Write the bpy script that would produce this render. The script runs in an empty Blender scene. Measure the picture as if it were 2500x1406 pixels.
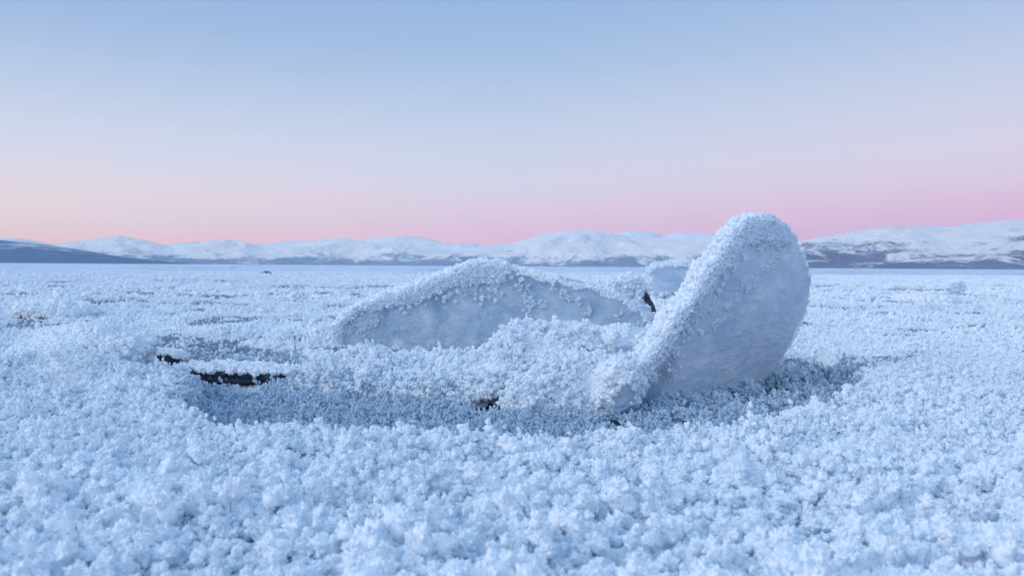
import bpy, math, random
import numpy as np
from mathutils import Matrix, Vector

R = math.radians
C = bpy.context.scene
COL = C.collection
rng = np.random.default_rng(7)

# ------------------------------------------------------------------ camera
CAMZ = 0.38
FPX = 1944.0                       # focal length in photo pixels (28 mm on 36 mm, 2500 px)
pitch, roll = -R(1.562), R(0.367)
fwd = np.array([0, math.cos(pitch), math.sin(pitch)])
up0 = np.array([0, -math.sin(pitch), math.cos(pitch)])
rt0 = np.array([1.0, 0, 0])
rt = rt0 * math.cos(roll) + up0 * math.sin(roll)
up = -rt0 * math.sin(roll) + up0 * math.cos(roll)
cam_d = bpy.data.cameras.new('camera')
cam = bpy.data.objects.new('camera', cam_d)
COL.objects.link(cam)
cam.matrix_world = Matrix(((rt[0], up[0], -fwd[0], 0), (rt[1], up[1], -fwd[1], 0), (rt[2], up[2], -fwd[2], CAMZ), (0, 0, 0, 1)))
cam_d.lens = 28
cam_d.sensor_width = 36
cam_d.clip_start = 0.02
cam_d.clip_end = 60000
cam_d.dof.use_dof = True
cam_d.dof.focus_distance = 2.5
cam_d.dof.aperture_fstop = 7.5
C.camera = cam

# ------------------------------------------------------------------ world, sun, exposure
C.view_settings.view_transform = 'Standard'
C.view_settings.look = 'None'
C.view_settings.exposure = 0
C.view_settings.gamma = 1
C.cycles.max_bounces = 14
C.cycles.diffuse_bounces = 12
C.cycles.transmission_bounces = 12
C.cycles.use_adaptive_sampling = True
C.cycles.adaptive_threshold = 0.02

def lin(c):
    return [(v / 255 / 12.92) if v / 255 <= 0.04045 else ((v / 255 + 0.055) / 1.055) ** 2.4 for v in c]

W = bpy.data.worlds.new('World')
C.world = W
W.use_nodes = True
nt = W.node_tree
nt.nodes.clear()
N = nt.nodes.new
L = nt.links.new
wo = N('ShaderNodeOutputWorld')
bg = N('ShaderNodeBackground')
tc = N('ShaderNodeTexCoord')
sp = N('ShaderNodeSeparateXYZ')
L(tc.outputs['Generated'], sp.inputs[0])
def math_n(nt, op, a, b=None, clamp=False):
    n = nt.nodes.new('ShaderNodeMath')
    n.operation = op
    n.use_clamp = clamp
    for i, v in enumerate((a, b)):
        if v is None: continue
        if isinstance(v, (int, float)): n.inputs[i].default_value = v
        else: nt.links.new(v, n.inputs[i])
    return n.outputs[0]
def ramp_n(nt, fac, stops, interp='LINEAR'):
    n = nt.nodes.new('ShaderNodeValToRGB')
    n.color_ramp.interpolation = interp
    el = n.color_ramp.elements
    while len(el) > 1: el.remove(el[-1])
    el[0].position = stops[0][0]
    el[0].color = (*stops[0][1], 1)
    for p, c in stops[1:]:
        e = el.new(p)
        e.color = (*c, 1)
    nt.links.new(fac, n.inputs[0])
    return n.outputs[0]
def mix_n(nt, fac, a, b, typ='MIX'):
    n = nt.nodes.new('ShaderNodeMix')
    n.data_type = 'RGBA'
    n.blend_type = typ
    for s, v in ((0, fac), (6, a), (7, b)):
        if isinstance(v, (int, float)): n.inputs[s].default_value = v
        elif isinstance(v, (tuple, list)): n.inputs[s].default_value = (*v[:3], 1)
        else: nt.links.new(v, n.inputs[s])
    return n.outputs[2]
zz = math_n(nt, 'MAXIMUM', sp.outputs[2], 0.0)
hyp = math_n(nt, 'SQRT', math_n(nt, 'ADD', math_n(nt, 'MULTIPLY', sp.outputs[0], sp.outputs[0]), math_n(nt, 'MULTIPLY', sp.outputs[1], sp.outputs[1])))
az = math_n(nt, 'DIVIDE', sp.outputs[0], math_n(nt, 'MAXIMUM', hyp, 0.001))
UP = [(0.45, (0.29, 0.475, 0.75)), (0.7, (0.33, 0.53, 0.81)), (1.0, (0.37, 0.585, 0.87))]
def st(l): return [(z, lin(c)) for z, c in l] + UP
rl = ramp_n(nt, zz, st([(0.0, (243, 182, 178)), (0.03, (242, 203, 201)), (0.053, (238, 216, 216)), (0.08, (235, 219, 222)), (0.11, (221, 219, 233)), (0.148, (208, 215, 235)), (0.2, (187, 204, 231)), (0.266, (160, 186, 225)), (0.32, (150, 179, 222))]))
rc = ramp_n(nt, zz, st([(0.0, (236, 171, 194)), (0.02, (232, 181, 206)), (0.041, (228, 191, 215)), (0.07, (226, 203, 222)), (0.1, (216, 212, 230)), (0.14, (205, 213, 233)), (0.18, (193, 207, 232)), (0.25, (167, 193, 228)), (0.32, (149, 180, 223))]))
rr = ramp_n(nt, zz, st([(0.0, (203, 165, 204)), (0.035, (215, 171, 208)), (0.06, (225, 181, 212)), (0.0985, (222, 204, 224)), (0.13, (218, 210, 229)), (0.17, (208, 211, 232)), (0.21, (197, 207, 231)), (0.266, (177, 197, 230)), (0.32, (160, 187, 225))]))
fl = math_n(nt, 'MULTIPLY', az, -1.9, True)
fr = math_n(nt, 'MULTIPLY', az, 1.9, True)
skyc = mix_n(nt, fr, mix_n(nt, fl, rc, rl), rr)
# broad twilight glow round the set sun, behind and to the left of the view
sd = N('ShaderNodeVectorMath')
sd.operation = 'DOT_PRODUCT'
L(tc.outputs['Generated'], sd.inputs[0])
gl = Vector((-0.66, -0.72, 0.22)).normalized()
sd.inputs[1].default_value = gl
glow = math_n(nt, 'POWER', math_n(nt, 'MAXIMUM', sd.outputs['Value'], 0.0), 2.2)
skyg = mix_n(nt, 1.0, skyc, mix_n(nt, glow, (0, 0, 0), (0.84, 0.81, 0.82)), 'ADD')
L(skyg, bg.inputs[0])
bg.inputs[1].default_value = 1.0
L(bg.outputs[0], wo.inputs[0])

sun_d = bpy.data.lights.new('sun', 'SUN')
sun_d.energy = 0.85
sun_d.angle = R(25)
sun_d.color = (1.0, 0.86, 0.78)
sun = bpy.data.objects.new('sun', sun_d)
COL.objects.link(sun)
sdir = Vector((-0.80, -0.30, 0.42)).normalized()
sun.rotation_euler = sdir.to_track_quat('Z', 'Y').to_euler()

# ------------------------------------------------------------------ helpers
def ray(px, py):
    px = np.asarray(px, float); py = np.asarray(py, float)
    return (fwd * FPX + rt * (px[..., None] - 1250) + up * (703 - py[..., None]))
def ground_pt(px, py, z=0.0):
    v = ray(px, py)
    t = (z - CAMZ) / v[..., 2]
    return v[..., :2] * t[..., None]
def at(px, py, Y):
    v = ray(px, py)
    p = v * (Y / v[..., 1])[..., None]
    p[..., 2] += CAMZ
    return p
def project(P):
    Q = P - np.array([0, 0, CAMZ])
    d = Q @ fwd
    return 1250 + FPX * (Q @ rt) / d, 703 - FPX * (Q @ up) / d

def _hash(ix, iy, iz, seed):
    h = (ix.astype(np.int64) * 374761393 + iy.astype(np.int64) * 668265263 + iz.astype(np.int64) * 2147483647 + seed * 1274126177) & 0xffffffff
    h = ((h ^ (h >> 13)) * 1274126177) & 0xffffffff
    h = ((h ^ (h >> 16)) * 2246822519) & 0xffffffff
    return ((h ^ (h >> 15)) & 0xffffff) / float(0xffffff) * 2 - 1
def noise(x, y, z=0.0, seed=0):
    x, y, z = np.broadcast_arrays(np.asarray(x, float), np.asarray(y, float), np.asarray(z, float))
    xi, yi, zi = np.floor(x), np.floor(y), np.floor(z)
    fx, fy, fz = x - xi, y - yi, z - zi
    fx, fy, fz = [f * f * f * (f * (f * 6 - 15) + 10) for f in (fx, fy, fz)]
    def hh(a, b, c): return _hash(xi + a, yi + b, zi + c, seed)
    def ly(c):
        a = hh(0, 0, c) * (1 - fx) + hh(1, 0, c) * fx
        b = hh(0, 1, c) * (1 - fx) + hh(1, 1, c) * fx
        return a * (1 - fy) + b * fy
    if np.all(z == 0): return ly(0)
    return ly(0) * (1 - fz) + ly(1) * fz
def fbm(x, y, z=0.0, seed=0, octv=4, gain=0.5):
    s, a, f = 0, 1.0, 1.0
    t = 0
    for k in range(octv):
        s = s + a * noise(np.asarray(x) * f + 13.7 * k, np.asarray(y) * f - 7.3 * k, np.asarray(z) * f, seed + k)
        t += a
        a *= gain
        f *= 2.03
    return s / t
def sstep(a, b, x):
    t = np.clip((x - a) / (b - a), 0, 1)
    return t * t * (3 - 2 * t)
def poly_sd(x, y, poly):
    """signed distance to a polygon, negative inside"""
    p = np.asarray(poly)
    d = np.full(x.shape, 1e9)
    ins = np.zeros(x.shape, bool)
    n = len(p)
    for i in range(n):
        a, b = p[i], p[(i + 1) % n]
        e = b - a
        wx, wy = x - a[0], y - a[1]
        t = np.clip((wx * e[0] + wy * e[1]) / (e @ e + 1e-12), 0, 1)
        d = np.minimum(d, np.hypot(wx - t * e[0], wy - t * e[1]))
        c = (a[1] > y) != (b[1] > y)
        xs = a[0] + (y - a[1]) / (b[1] - a[1] + 1e-12) * (b[0] - a[0])
        ins ^= c & (x < xs)
    return np.where(ins, -d, d)
def smooth_poly(p, it=2):
    p = np.asarray(p, float)
    for _ in range(it):
        q = np.roll(p, -1, 0)
        p = np.stack([0.75 * p + 0.25 * q, 0.25 * p + 0.75 * q], 1).reshape(-1, 2)
    return p

def mesh_obj(name, V, F, mat, parent=None, smooth=True):
    me = bpy.data.meshes.new(name)
    V = np.asarray(V, np.float32)
    F = np.asarray(F, np.int32)
    me.vertices.add(len(V))
    me.vertices.foreach_set('co', V.ravel())
    k = F.shape[1]
    me.loops.add(F.size)
    me.loops.foreach_set('vertex_index', F.ravel())
    me.polygons.add(len(F))
    me.polygons.foreach_set('loop_start', np.arange(0, F.size, k, dtype=np.int32))
    if smooth: me.polygons.foreach_set('use_smooth', np.ones(len(F), bool))
    me.update(calc_edges=True)
    if mat: me.materials.append(mat)
    o = bpy.data.objects.new(name, me)
    COL.objects.link(o)
    if parent:
        o.parent = parent
        o.matrix_parent_inverse = Matrix.Translation(-Vector(parent.location))
    return o
def tag(o, label=None, cat=None, group=None, kind=None):
    if label: o['label'] = label
    if cat: o['category'] = cat
    if group: o['group'] = group
    if kind: o['kind'] = kind
    return o
def empty(name, loc):
    o = bpy.data.objects.new(name, None)
    o.location = loc
    COL.objects.link(o)
    return o

# ------------------------------------------------------------------ materials
def new_mat(name):
    m = bpy.data.materials.new(name)
    m.use_nodes = True
    t = m.node_tree
    t.nodes.clear()
    o = t.nodes.new('ShaderNodeOutputMaterial')
    return m, t, o
def noise_n(t, vec, scale, detail=4, rough=0.5, scl=None, dist=0.0):
    if scl is not None:
        mp = t.nodes.new('ShaderNodeMapping')
        mp.inputs['Scale'].default_value = scl
        t.links.new(vec, mp.inputs[0])
        vec = mp.outputs[0]
    n = t.nodes.new('ShaderNodeTexNoise')
    n.inputs['Scale'].default_value = scale
    n.inputs['Detail'].default_value = detail
    n.inputs['Roughness'].default_value = rough
    n.inputs['Distortion'].default_value = dist
    t.links.new(vec, n.inputs['Vector'])
    return n.outputs[0]
def bump_n(t, h, dist, strength=1.0):
    b = t.nodes.new('ShaderNodeBump')
    b.inputs['Strength'].default_value = strength
    b.inputs['Distance'].default_value = dist
    t.links.new(h, b.inputs['Height'])
    return b.outputs[0]

def frost_material(name, col=(0.85, 0.925, 0.985), trans=0.08):
    m, t, o = new_mat(name)
    d = t.nodes.new('ShaderNodeBsdfDiffuse')
    d.inputs[0].default_value = (*col, 1)
    tr = t.nodes.new('ShaderNodeBsdfTranslucent')
    tr.inputs[0].default_value = (col[0] * .93, col[1] * .98, col[2], 1)
    mx = t.nodes.new('ShaderNodeMixShader')
    mx.inputs[0].default_value = trans
    t.links.new(d.outputs[0], mx.inputs[1])
    t.links.new(tr.outputs[0], mx.inputs[2])
    t.links.new(mx.outputs[0], o.inputs[0])
    return m
M_FROST = frost_material('hoar_frost')
def packed_snow():
    m, t, o = new_mat('packed_snow')
    g = t.nodes.new('ShaderNodeTexCoord').outputs['Object']
    d = t.nodes.new('ShaderNodeBsdfDiffuse')
    d.inputs[0].default_value = (.85, .92, .99, 1)
    h = math_n(t, 'ADD', noise_n(t, g, 18, 8, .7), math_n(t, 'MULTIPLY', noise_n(t, g, 150, 4, .7), .25))
    t.links.new(bump_n(t, h, .03), d.inputs['Normal'])
    t.links.new(d.outputs[0], o.inputs[0])
    return m
M_SNOWPACK = packed_snow()
M_BLUEFROST = frost_material('dark_blue_frost', (.58, .73, .86), .2)  # darker, bluer colour for the frost tufts in the hollow and slot

def ice_material(name, dark, light, scl=(3, 1, 3), rough=0.3, bump=0.010):
    m, t, o = new_mat(name)
    tcn = t.nodes.new('ShaderNodeTexCoord').outputs['Object']
    n1 = noise_n(t, tcn, 2.2, 7, 0.62, scl, 0.6)
    n2 = noise_n(t, tcn, 9, 8, 0.6, scl, 0.3)
    c = ramp_n(t, n1, [(0.35, dark), (0.5, tuple((a + b) / 2 for a, b in zip(dark, light))), (0.66, light)])
    c2 = mix_n(t, ramp_n(t, n2, [(0.5, (0, 0, 0)), (0.72, (0.45, 0.45, 0.45))]), c, tuple(min(1, v * 1.25) for v in light))
    cr = ramp_n(t, noise_n(t, tcn, 3.0, 10, 0.7, (scl[0] * .6, scl[1] * 1.2, scl[2] * 1.6), 1.2), [(0.485, (1, 1, 1)), (0.5, (0.72, 0.8, 0.86)), (0.515, (1, 1, 1))])
    c3 = mix_n(t, 0.6, c2, mix_n(t, 1.0, c2, cr, 'MULTIPLY'))
    film = ramp_n(t, noise_n(t, tcn, 70, 9, 0.8), [(.52, (0, 0, 0)), (.66, (.55, .55, .55))])
    film = math_n(t, 'MULTIPLY', film, ramp_n(t, noise_n(t, tcn, 5, 5, 0.6), [(.42, (.1, .1, .1)), (.62, (1, 1, 1))]))
    c3 = mix_n(t, film, c3, (.80, .87, .94))
    p = t.nodes.new('ShaderNodeBsdfPrincipled')
    t.links.new(c3, p.inputs['Base Color'])
    p.inputs['Roughness'].default_value = rough
    p.inputs['IOR'].default_value = 1.31
    p.inputs['Subsurface Weight'].default_value = 0.35
    p.inputs['Subsurface Radius'].default_value = (0.4, 0.8, 1.0)
    p.inputs['Subsurface Scale'].default_value = 0.03
    h = math_n(t, 'ADD', n2, math_n(t, 'MULTIPLY', noise_n(t, tcn, 45, 6, 0.7, scl), 0.45))
    t.links.new(bump_n(t, h, bump), p.inputs['Normal'])
    t.links.new(p.outputs[0], o.inputs[0])
    return m
M_ICE = ice_material('cloudy_ice', (0.31, 0.46, 0.61), (0.58, 0.70, 0.81))
M_ICE2 = ice_material('pale_ice', (0.46, 0.62, 0.80), (0.70, 0.81, 0.92), scl=(1.5, 2.5, 4), bump=0.012)
M_DARKICE = ice_material('dark_ice', (0.015, 0.025, 0.045), (0.05, 0.08, 0.13))

# snow sheet: white where 'bare' = 0, dark where 'bare' = 1: lake ice, plus shade painted into gaps
def snow_ground():
    m, t, o = new_mat('snow_sheet')
    tcn = t.nodes.new('ShaderNodeTexCoord').outputs['Object']
    at_ = t.nodes.new('ShaderNodeAttribute')
    at_.attribute_name = 'bare'
    far = t.nodes.new('ShaderNodeAttribute')
    far.attribute_name = 'far'
    n1 = noise_n(t, tcn, 60, 6, 0.7)
    n2 = noise_n(t, tcn, 0.14, 9, 0.66, (0.5, 1, 1), 0.4)
    n3 = noise_n(t, tcn, 0.03, 6, 0.6, (0.5, 1, 1))
    base = mix_n(t, n1, (0.76, 0.87, 0.97), (0.86, 0.93, 0.985))
    b = math_n(t, 'ADD', at_.outputs['Fac'], math_n(t, 'MULTIPLY', math_n(t, 'SUBTRACT', noise_n(t, tcn, 45, 8, 0.75), 0.5), 1.3))
    bf = ramp_n(t, b, [(0.4, (0, 0, 0)), (0.66, (1, 1, 1))])
    dk = mix_n(t, noise_n(t, tcn, 30, 8, 0.75), (0.06, 0.10, 0.19), (0.26, 0.37, 0.54))
    dark = mix_n(t, ramp_n(t, at_.outputs['Fac'], [(.76, (0, 0, 0)), (.92, (1, 1, 1))]), dk, (0.02, 0.025, 0.04))
    near = mix_n(t, bf, base, dark)
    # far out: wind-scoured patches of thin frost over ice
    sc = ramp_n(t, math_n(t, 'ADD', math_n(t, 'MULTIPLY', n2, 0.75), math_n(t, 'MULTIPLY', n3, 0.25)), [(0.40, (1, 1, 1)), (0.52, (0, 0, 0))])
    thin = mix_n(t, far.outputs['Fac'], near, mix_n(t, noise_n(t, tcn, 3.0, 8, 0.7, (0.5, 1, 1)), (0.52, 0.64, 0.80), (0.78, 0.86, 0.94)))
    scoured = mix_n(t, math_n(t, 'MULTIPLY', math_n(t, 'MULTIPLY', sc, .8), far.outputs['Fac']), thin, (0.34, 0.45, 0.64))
    p = t.nodes.new('ShaderNodeBsdfPrincipled')
    t.links.new(scoured, p.inputs['Base Color'])
    p.inputs['Roughness'].default_value = 0.75
    p.inputs['Specular IOR Level'].default_value = 0.2
    h = math_n(t, 'ADD', n1, math_n(t, 'MULTIPLY', noise_n(t, tcn, 250, 3, 0.6), 0.3))
    t.links.new(bump_n(t, h, 0.012), p.inputs['Normal'])
    t.links.new(p.outputs[0], o.inputs[0])
    return m
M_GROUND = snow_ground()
M_GAPSHADE = ice_material('gap_shade_black', (0.008, 0.014, 0.028), (0.03, 0.05, 0.08))  # near-black colour paints the shade of gaps onto the left sheets

# ------------------------------------------------------------------ ground shape
PIT = smooth_poly(np.vstack([
    ground_pt([432, 438, 480, 560, 650, 820, 1000, 1200, 1400, 1600, 1780, 1920, 2040, 2110], [968, 990, 1035, 1050, 1054, 1060, 1070, 1074, 1072, 1064, 1050, 1015, 982, 950], .028),
    ground_pt([2128, 2100, 2010, 1905, 1760, 1620, 1450, 1300, 1200, 1000, 850, 700, 560, 470], [918, 893, 880, 884, 900, 930, 940, 950, 970, 955, 945, 938, 940, 945], -.02)]))
SLOT = smooth_poly(ground_pt([262, 380, 520, 650, 748, 742, 640, 480, 400, 300], [871, 868, 884, 895, 915, 942, 952, 950, 936, 910], -.03))
HOLE = smooth_poly(ground_pt([1138, 1172, 1245, 1278, 1255, 1195], [988, 952, 925, 938, 985, 1008], -0.04))  # gap between the blocks, its deep shade painted as black ground colour
DARKS = [  # px, py, half-width px, half-height px, depth; coloured dark, some as painted shade in gaps
    (135, 772, 80, 7, .03), (215, 752, 45, 8, .03), (465, 775, 18, 5, .02), (640, 818, 30, 4, .015), (760, 880, 26, 6, .03), (690, 872, 20, 4, .02),
    (505, 852, 40, 5, .02), (1570, 730, 60, 7, .03), (1890, 912, 26, 8, .03), (2110, 940, 16, 6, .03), (2035, 888, 26, 6, .02), (2090, 902, 20, 6, .02),
    (430, 720, 50, 3, .02), (760, 725, 60, 3, .02), (700, 700, 60, 2, .01), (560, 690, 60, 2, .01), (2330, 704, 9, 3, .03),
    (640, 666, 12, 2, .0), (820, 656, 22, 1.5, 0), (240, 662, 18, 1.5, 0), (2150, 706, 14, 2.5, 0), (120, 690, 30, 2, 0), (1640, 775, 40, 4, .02),
    (500, 913, 48, 4, .03), (600, 921, 55, 4, .03), (692, 929, 36, 4, .02), (350, 877, 60, 4, .02), (1080, 862, 75, 3.5, .02), (470, 985, 14, 8, .02), (1500, 988, 60, 8, .0), (720, 875, 60, 5, .02), (1640, 990, 60, 8, 0)]
BUMPS = [  # px, py of the foot, radius x m, radius y m, height m
    (60, 905, .30, .22, .035), (170, 940, .28, .17, .10), (330, 1000, .36, .12, .035),
    (930, 915, .26, .10, .055), (1060, 905, .22, .12, .02), (1130, 930, .12, .10, .03), (1090, 890, .5, .10, .02),
    (520, 905, .34, .07, .035), (650, 890, .3, .06, .04), (1340, 900, .4, .14, .05), (1500, 880, .2, .2, .05),
    (1560, 800, .35, .35, .05), (2400, 800, .8, .18, .07), (2250, 705, .9, .3, .05), (130, 760, .45, .16, .06)]
SMOOTH = [(185, 945, .21, .28, .68), (1060, 900, .26, .14, .6), (390, 932, .17, .10, .85), (590, 935, .25, .07, .95), (762, 896, .08, .05, .8), (1090, 905, .10, .10, .6), (1560, 850, .2, .25, .8), (2420, 800, .5, .16, .6), (1990, 880, .2, .12, .5), (1650, 700, .5, .4, .4)]
CLEAR = [(585, 948, .23, .075, .3, .22), (360, 925, .16, .10, .3, .22), (1060, 874, .30, .05, 0, .95)]  # last entry paints the shadow gap below the broad slab
def height(x, y):
    Y = np.maximum(y, 0.3)
    z = 0.010 * fbm(x * 5, y * 5, seed=3) + 0.030 * fbm(x * 1.1, y * 2.2, seed=11, octv=5) * sstep(1.6, 4.5, Y)
    z += 0.055 * fbm(x * 2.0, y * 5.0, seed=25, octv=3) * sstep(2.6, 3.6, Y) * (1 - .6 * sstep(8, 16, Y))
    z += 0.060 * fbm(x * .45, y * 1.1, seed=21, octv=5) * sstep(4, 12, Y) * (1 - .5 * sstep(40, 200, Y))
    u, w_ = x * .85 + y * .5, -x * .5 + y * .85
    z += 0.030 * np.abs(fbm(u * 13, w_ * 8.5, seed=31, octv=2)) * -1 * (1 - .5 * sstep(2.5, 5, Y)) + .011
    wob = 0.035 * fbm(x * 7, y * 7, seed=41) + 0.015 * fbm(x * 25, y * 25, seed=44)
    sp_ = poly_sd(x, y, PIT) + wob
    inp = 1 - sstep(-0.045, 0.012, sp_)
    rim = np.exp(-((sp_ - 0.03) / 0.05) ** 2) * sstep(2.6, 1.8, y + 0 * x)
    z = z * (1 - .3 * inp) - 0.055 * inp + 0.012 * rim
    ss = poly_sd(x, y, SLOT) + wob * .6
    ins = 1 - sstep(-0.03, 0.02, ss)
    z -= 0.045 * ins
    sh = poly_sd(x, y, HOLE)
    inh = 1 - sstep(-0.02, 0.015, sh)
    z -= 0.06 * inh
    hole_k = inh
    bare = np.maximum(inp * (0.74 + 0.08 * sstep(0.2, 1.0, x)), np.maximum(0.80 * ins, inh))
    low = sstep(.14, -.16, fbm(x * 1.3, y * 3.0, seed=77, octv=4)) * sstep(2.6, 3.6, Y) * (1 - sstep(25, 50, Y))
    fs = (1 - 0.5 * low) * (1 - 0.60 * inp) * (1 - .92 * ins)
    bare = np.maximum(bare, .66 * low)
    fs = np.where(inh > .3, 0, fs)
    for px, py, hw, hh, dp in DARKS:
        c = ground_pt(px, py)
        rx = hw / FPX * c[1]
        ry = abs(ground_pt(px, py - hh)[1] - ground_pt(px, py + hh)[1]) / 2 * 1.5
        q = ((x - c[0]) / rx) ** 2 + ((y - c[1]) / ry) ** 2
        k = np.exp(-q * q * .7) * sstep(-1.1, 0.0, 4 * fbm(x * 9, y * 9, seed=51) + .6)
        z = z - dp * k
        bare = np.maximum(bare, k)
        fs = fs * (1 - .65 * k)
    for px, py, rx, ry, k_ in SMOOTH:
        c = ground_pt(px, py)
        q = ((x - c[0]) / rx) ** 2 + ((y - c[1]) / ry) ** 2
        fs = fs * (1 - k_ * np.exp(-q * q))
    for px, py, rx, ry, f0, b0 in CLEAR:
        c = ground_pt(px, py, -.04)
        q = ((x - c[0]) / rx) ** 2 + ((y - c[1]) / ry) ** 2
        k = 1 - sstep(.7, 1.1, q + .5 * fbm(x * 12, y * 12, seed=66))
        fs = fs * (1 - k) + f0 * k
        bare = bare * (1 - k) + b0 * k
    for px, py, rx, ry, h in BUMPS:
        c = ground_pt(px, py)
        q = ((x - c[0]) / rx) ** 2 + ((y - c[1]) / ry) ** 2
        z = z + h * np.exp(-q) * (1 + .4 * fbm(x * 6, y * 6, seed=61)) * (1 - inp) * (1 - inh)
    z = z * (1 - sstep(300, 800, Y)) 
    return z, bare, fs

def build_ground():
    th = np.concatenate([np.linspace(-180, -50, 60, endpoint=False), np.linspace(-50, 50, 1000, endpoint=False), np.linspace(50, 180, 60, endpoint=False)])
    th = np.radians(th)
    rr_ = np.concatenate([[0.02], np.geomspace(0.25, 1.0, 60, endpoint=False), np.geomspace(1.0, 6.0, 330, endpoint=False), np.geomspace(6, 60, 230, endpoint=False), np.geomspace(60, 25000, 90)])
    RR, TT = np.meshgrid(rr_, th, indexing='ij')
    X, Y = RR * np.sin(TT), RR * np.cos(TT)
    Z, B, _ = height(X, Y)
    nr, nth = X.shape
    V = np.stack([X, Y, Z], -1).reshape(-1, 3)
    i = np.arange(nr - 1)[:, None] * nth
    j = np.arange(nth)[None, :]
    j2 = (j + 1) % nth
    F = np.stack([i + j, i + nth + j, i + nth + j2, i + j2], -1).reshape(-1, 4)[:, ::-1]
    c = len(V)
    V = np.vstack([V, [[0, 0, 0]]])
    o = mesh_obj('ground', V, F, M_GROUND)
    me = o.data
    a = me.attributes.new('bare', 'FLOAT', 'POINT')
    a.data.foreach_set('value', np.append(B.reshape(-1), 0).astype(np.float32))
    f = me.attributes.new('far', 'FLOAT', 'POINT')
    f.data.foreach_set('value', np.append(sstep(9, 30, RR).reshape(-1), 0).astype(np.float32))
    tag(o, 'frost covered lake ice reaching to the far shore', kind='structure')
build_ground()

# ------------------------------------------------------------------ hoar frost clumps
def icosphere(sub):
    t = (1 + 5 ** .5) / 2
    V = [(-1, t, 0), (1, t, 0), (-1, -t, 0), (1, -t, 0), (0, -1, t), (0, 1, t), (0, -1, -t), (0, 1, -t), (t, 0, -1), (t, 0, 1), (-t, 0, -1), (-t, 0, 1)]
    V = [np.array(v) / np.linalg.norm(v) for v in V]
    F = [(0, 11, 5), (0, 5, 1), (0, 1, 7), (0, 7, 10), (0, 10, 11), (1, 5, 9), (5, 11, 4), (11, 10, 2), (10, 7, 6), (7, 1, 8), (3, 9, 4), (3, 4, 2), (3, 2, 6), (3, 6, 8), (3, 8, 9), (4, 9, 5), (2, 4, 11), (6, 2, 10), (8, 6, 7), (9, 8, 1)]
    for _ in range(sub):
        mid, G = {}, []
        def m(a, b):
            k = (min(a, b), max(a, b))
            if k not in mid:
                v = V[a] + V[b]
                V.append(v / np.linalg.norm(v))
                mid[k] = len(V) - 1
            return mid[k]
        for a, b, c in F:
            ab, bc, ca = m(a, b), m(b, c), m(c, a)
            G += [(a, ab, ca), (b, bc, ab), (c, ca, bc), (ab, bc, ca)]
        F = G
    return np.array(V), np.array(F)
ICO = {k: icosphere(k) for k in (1, 2, 3)}

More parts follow.
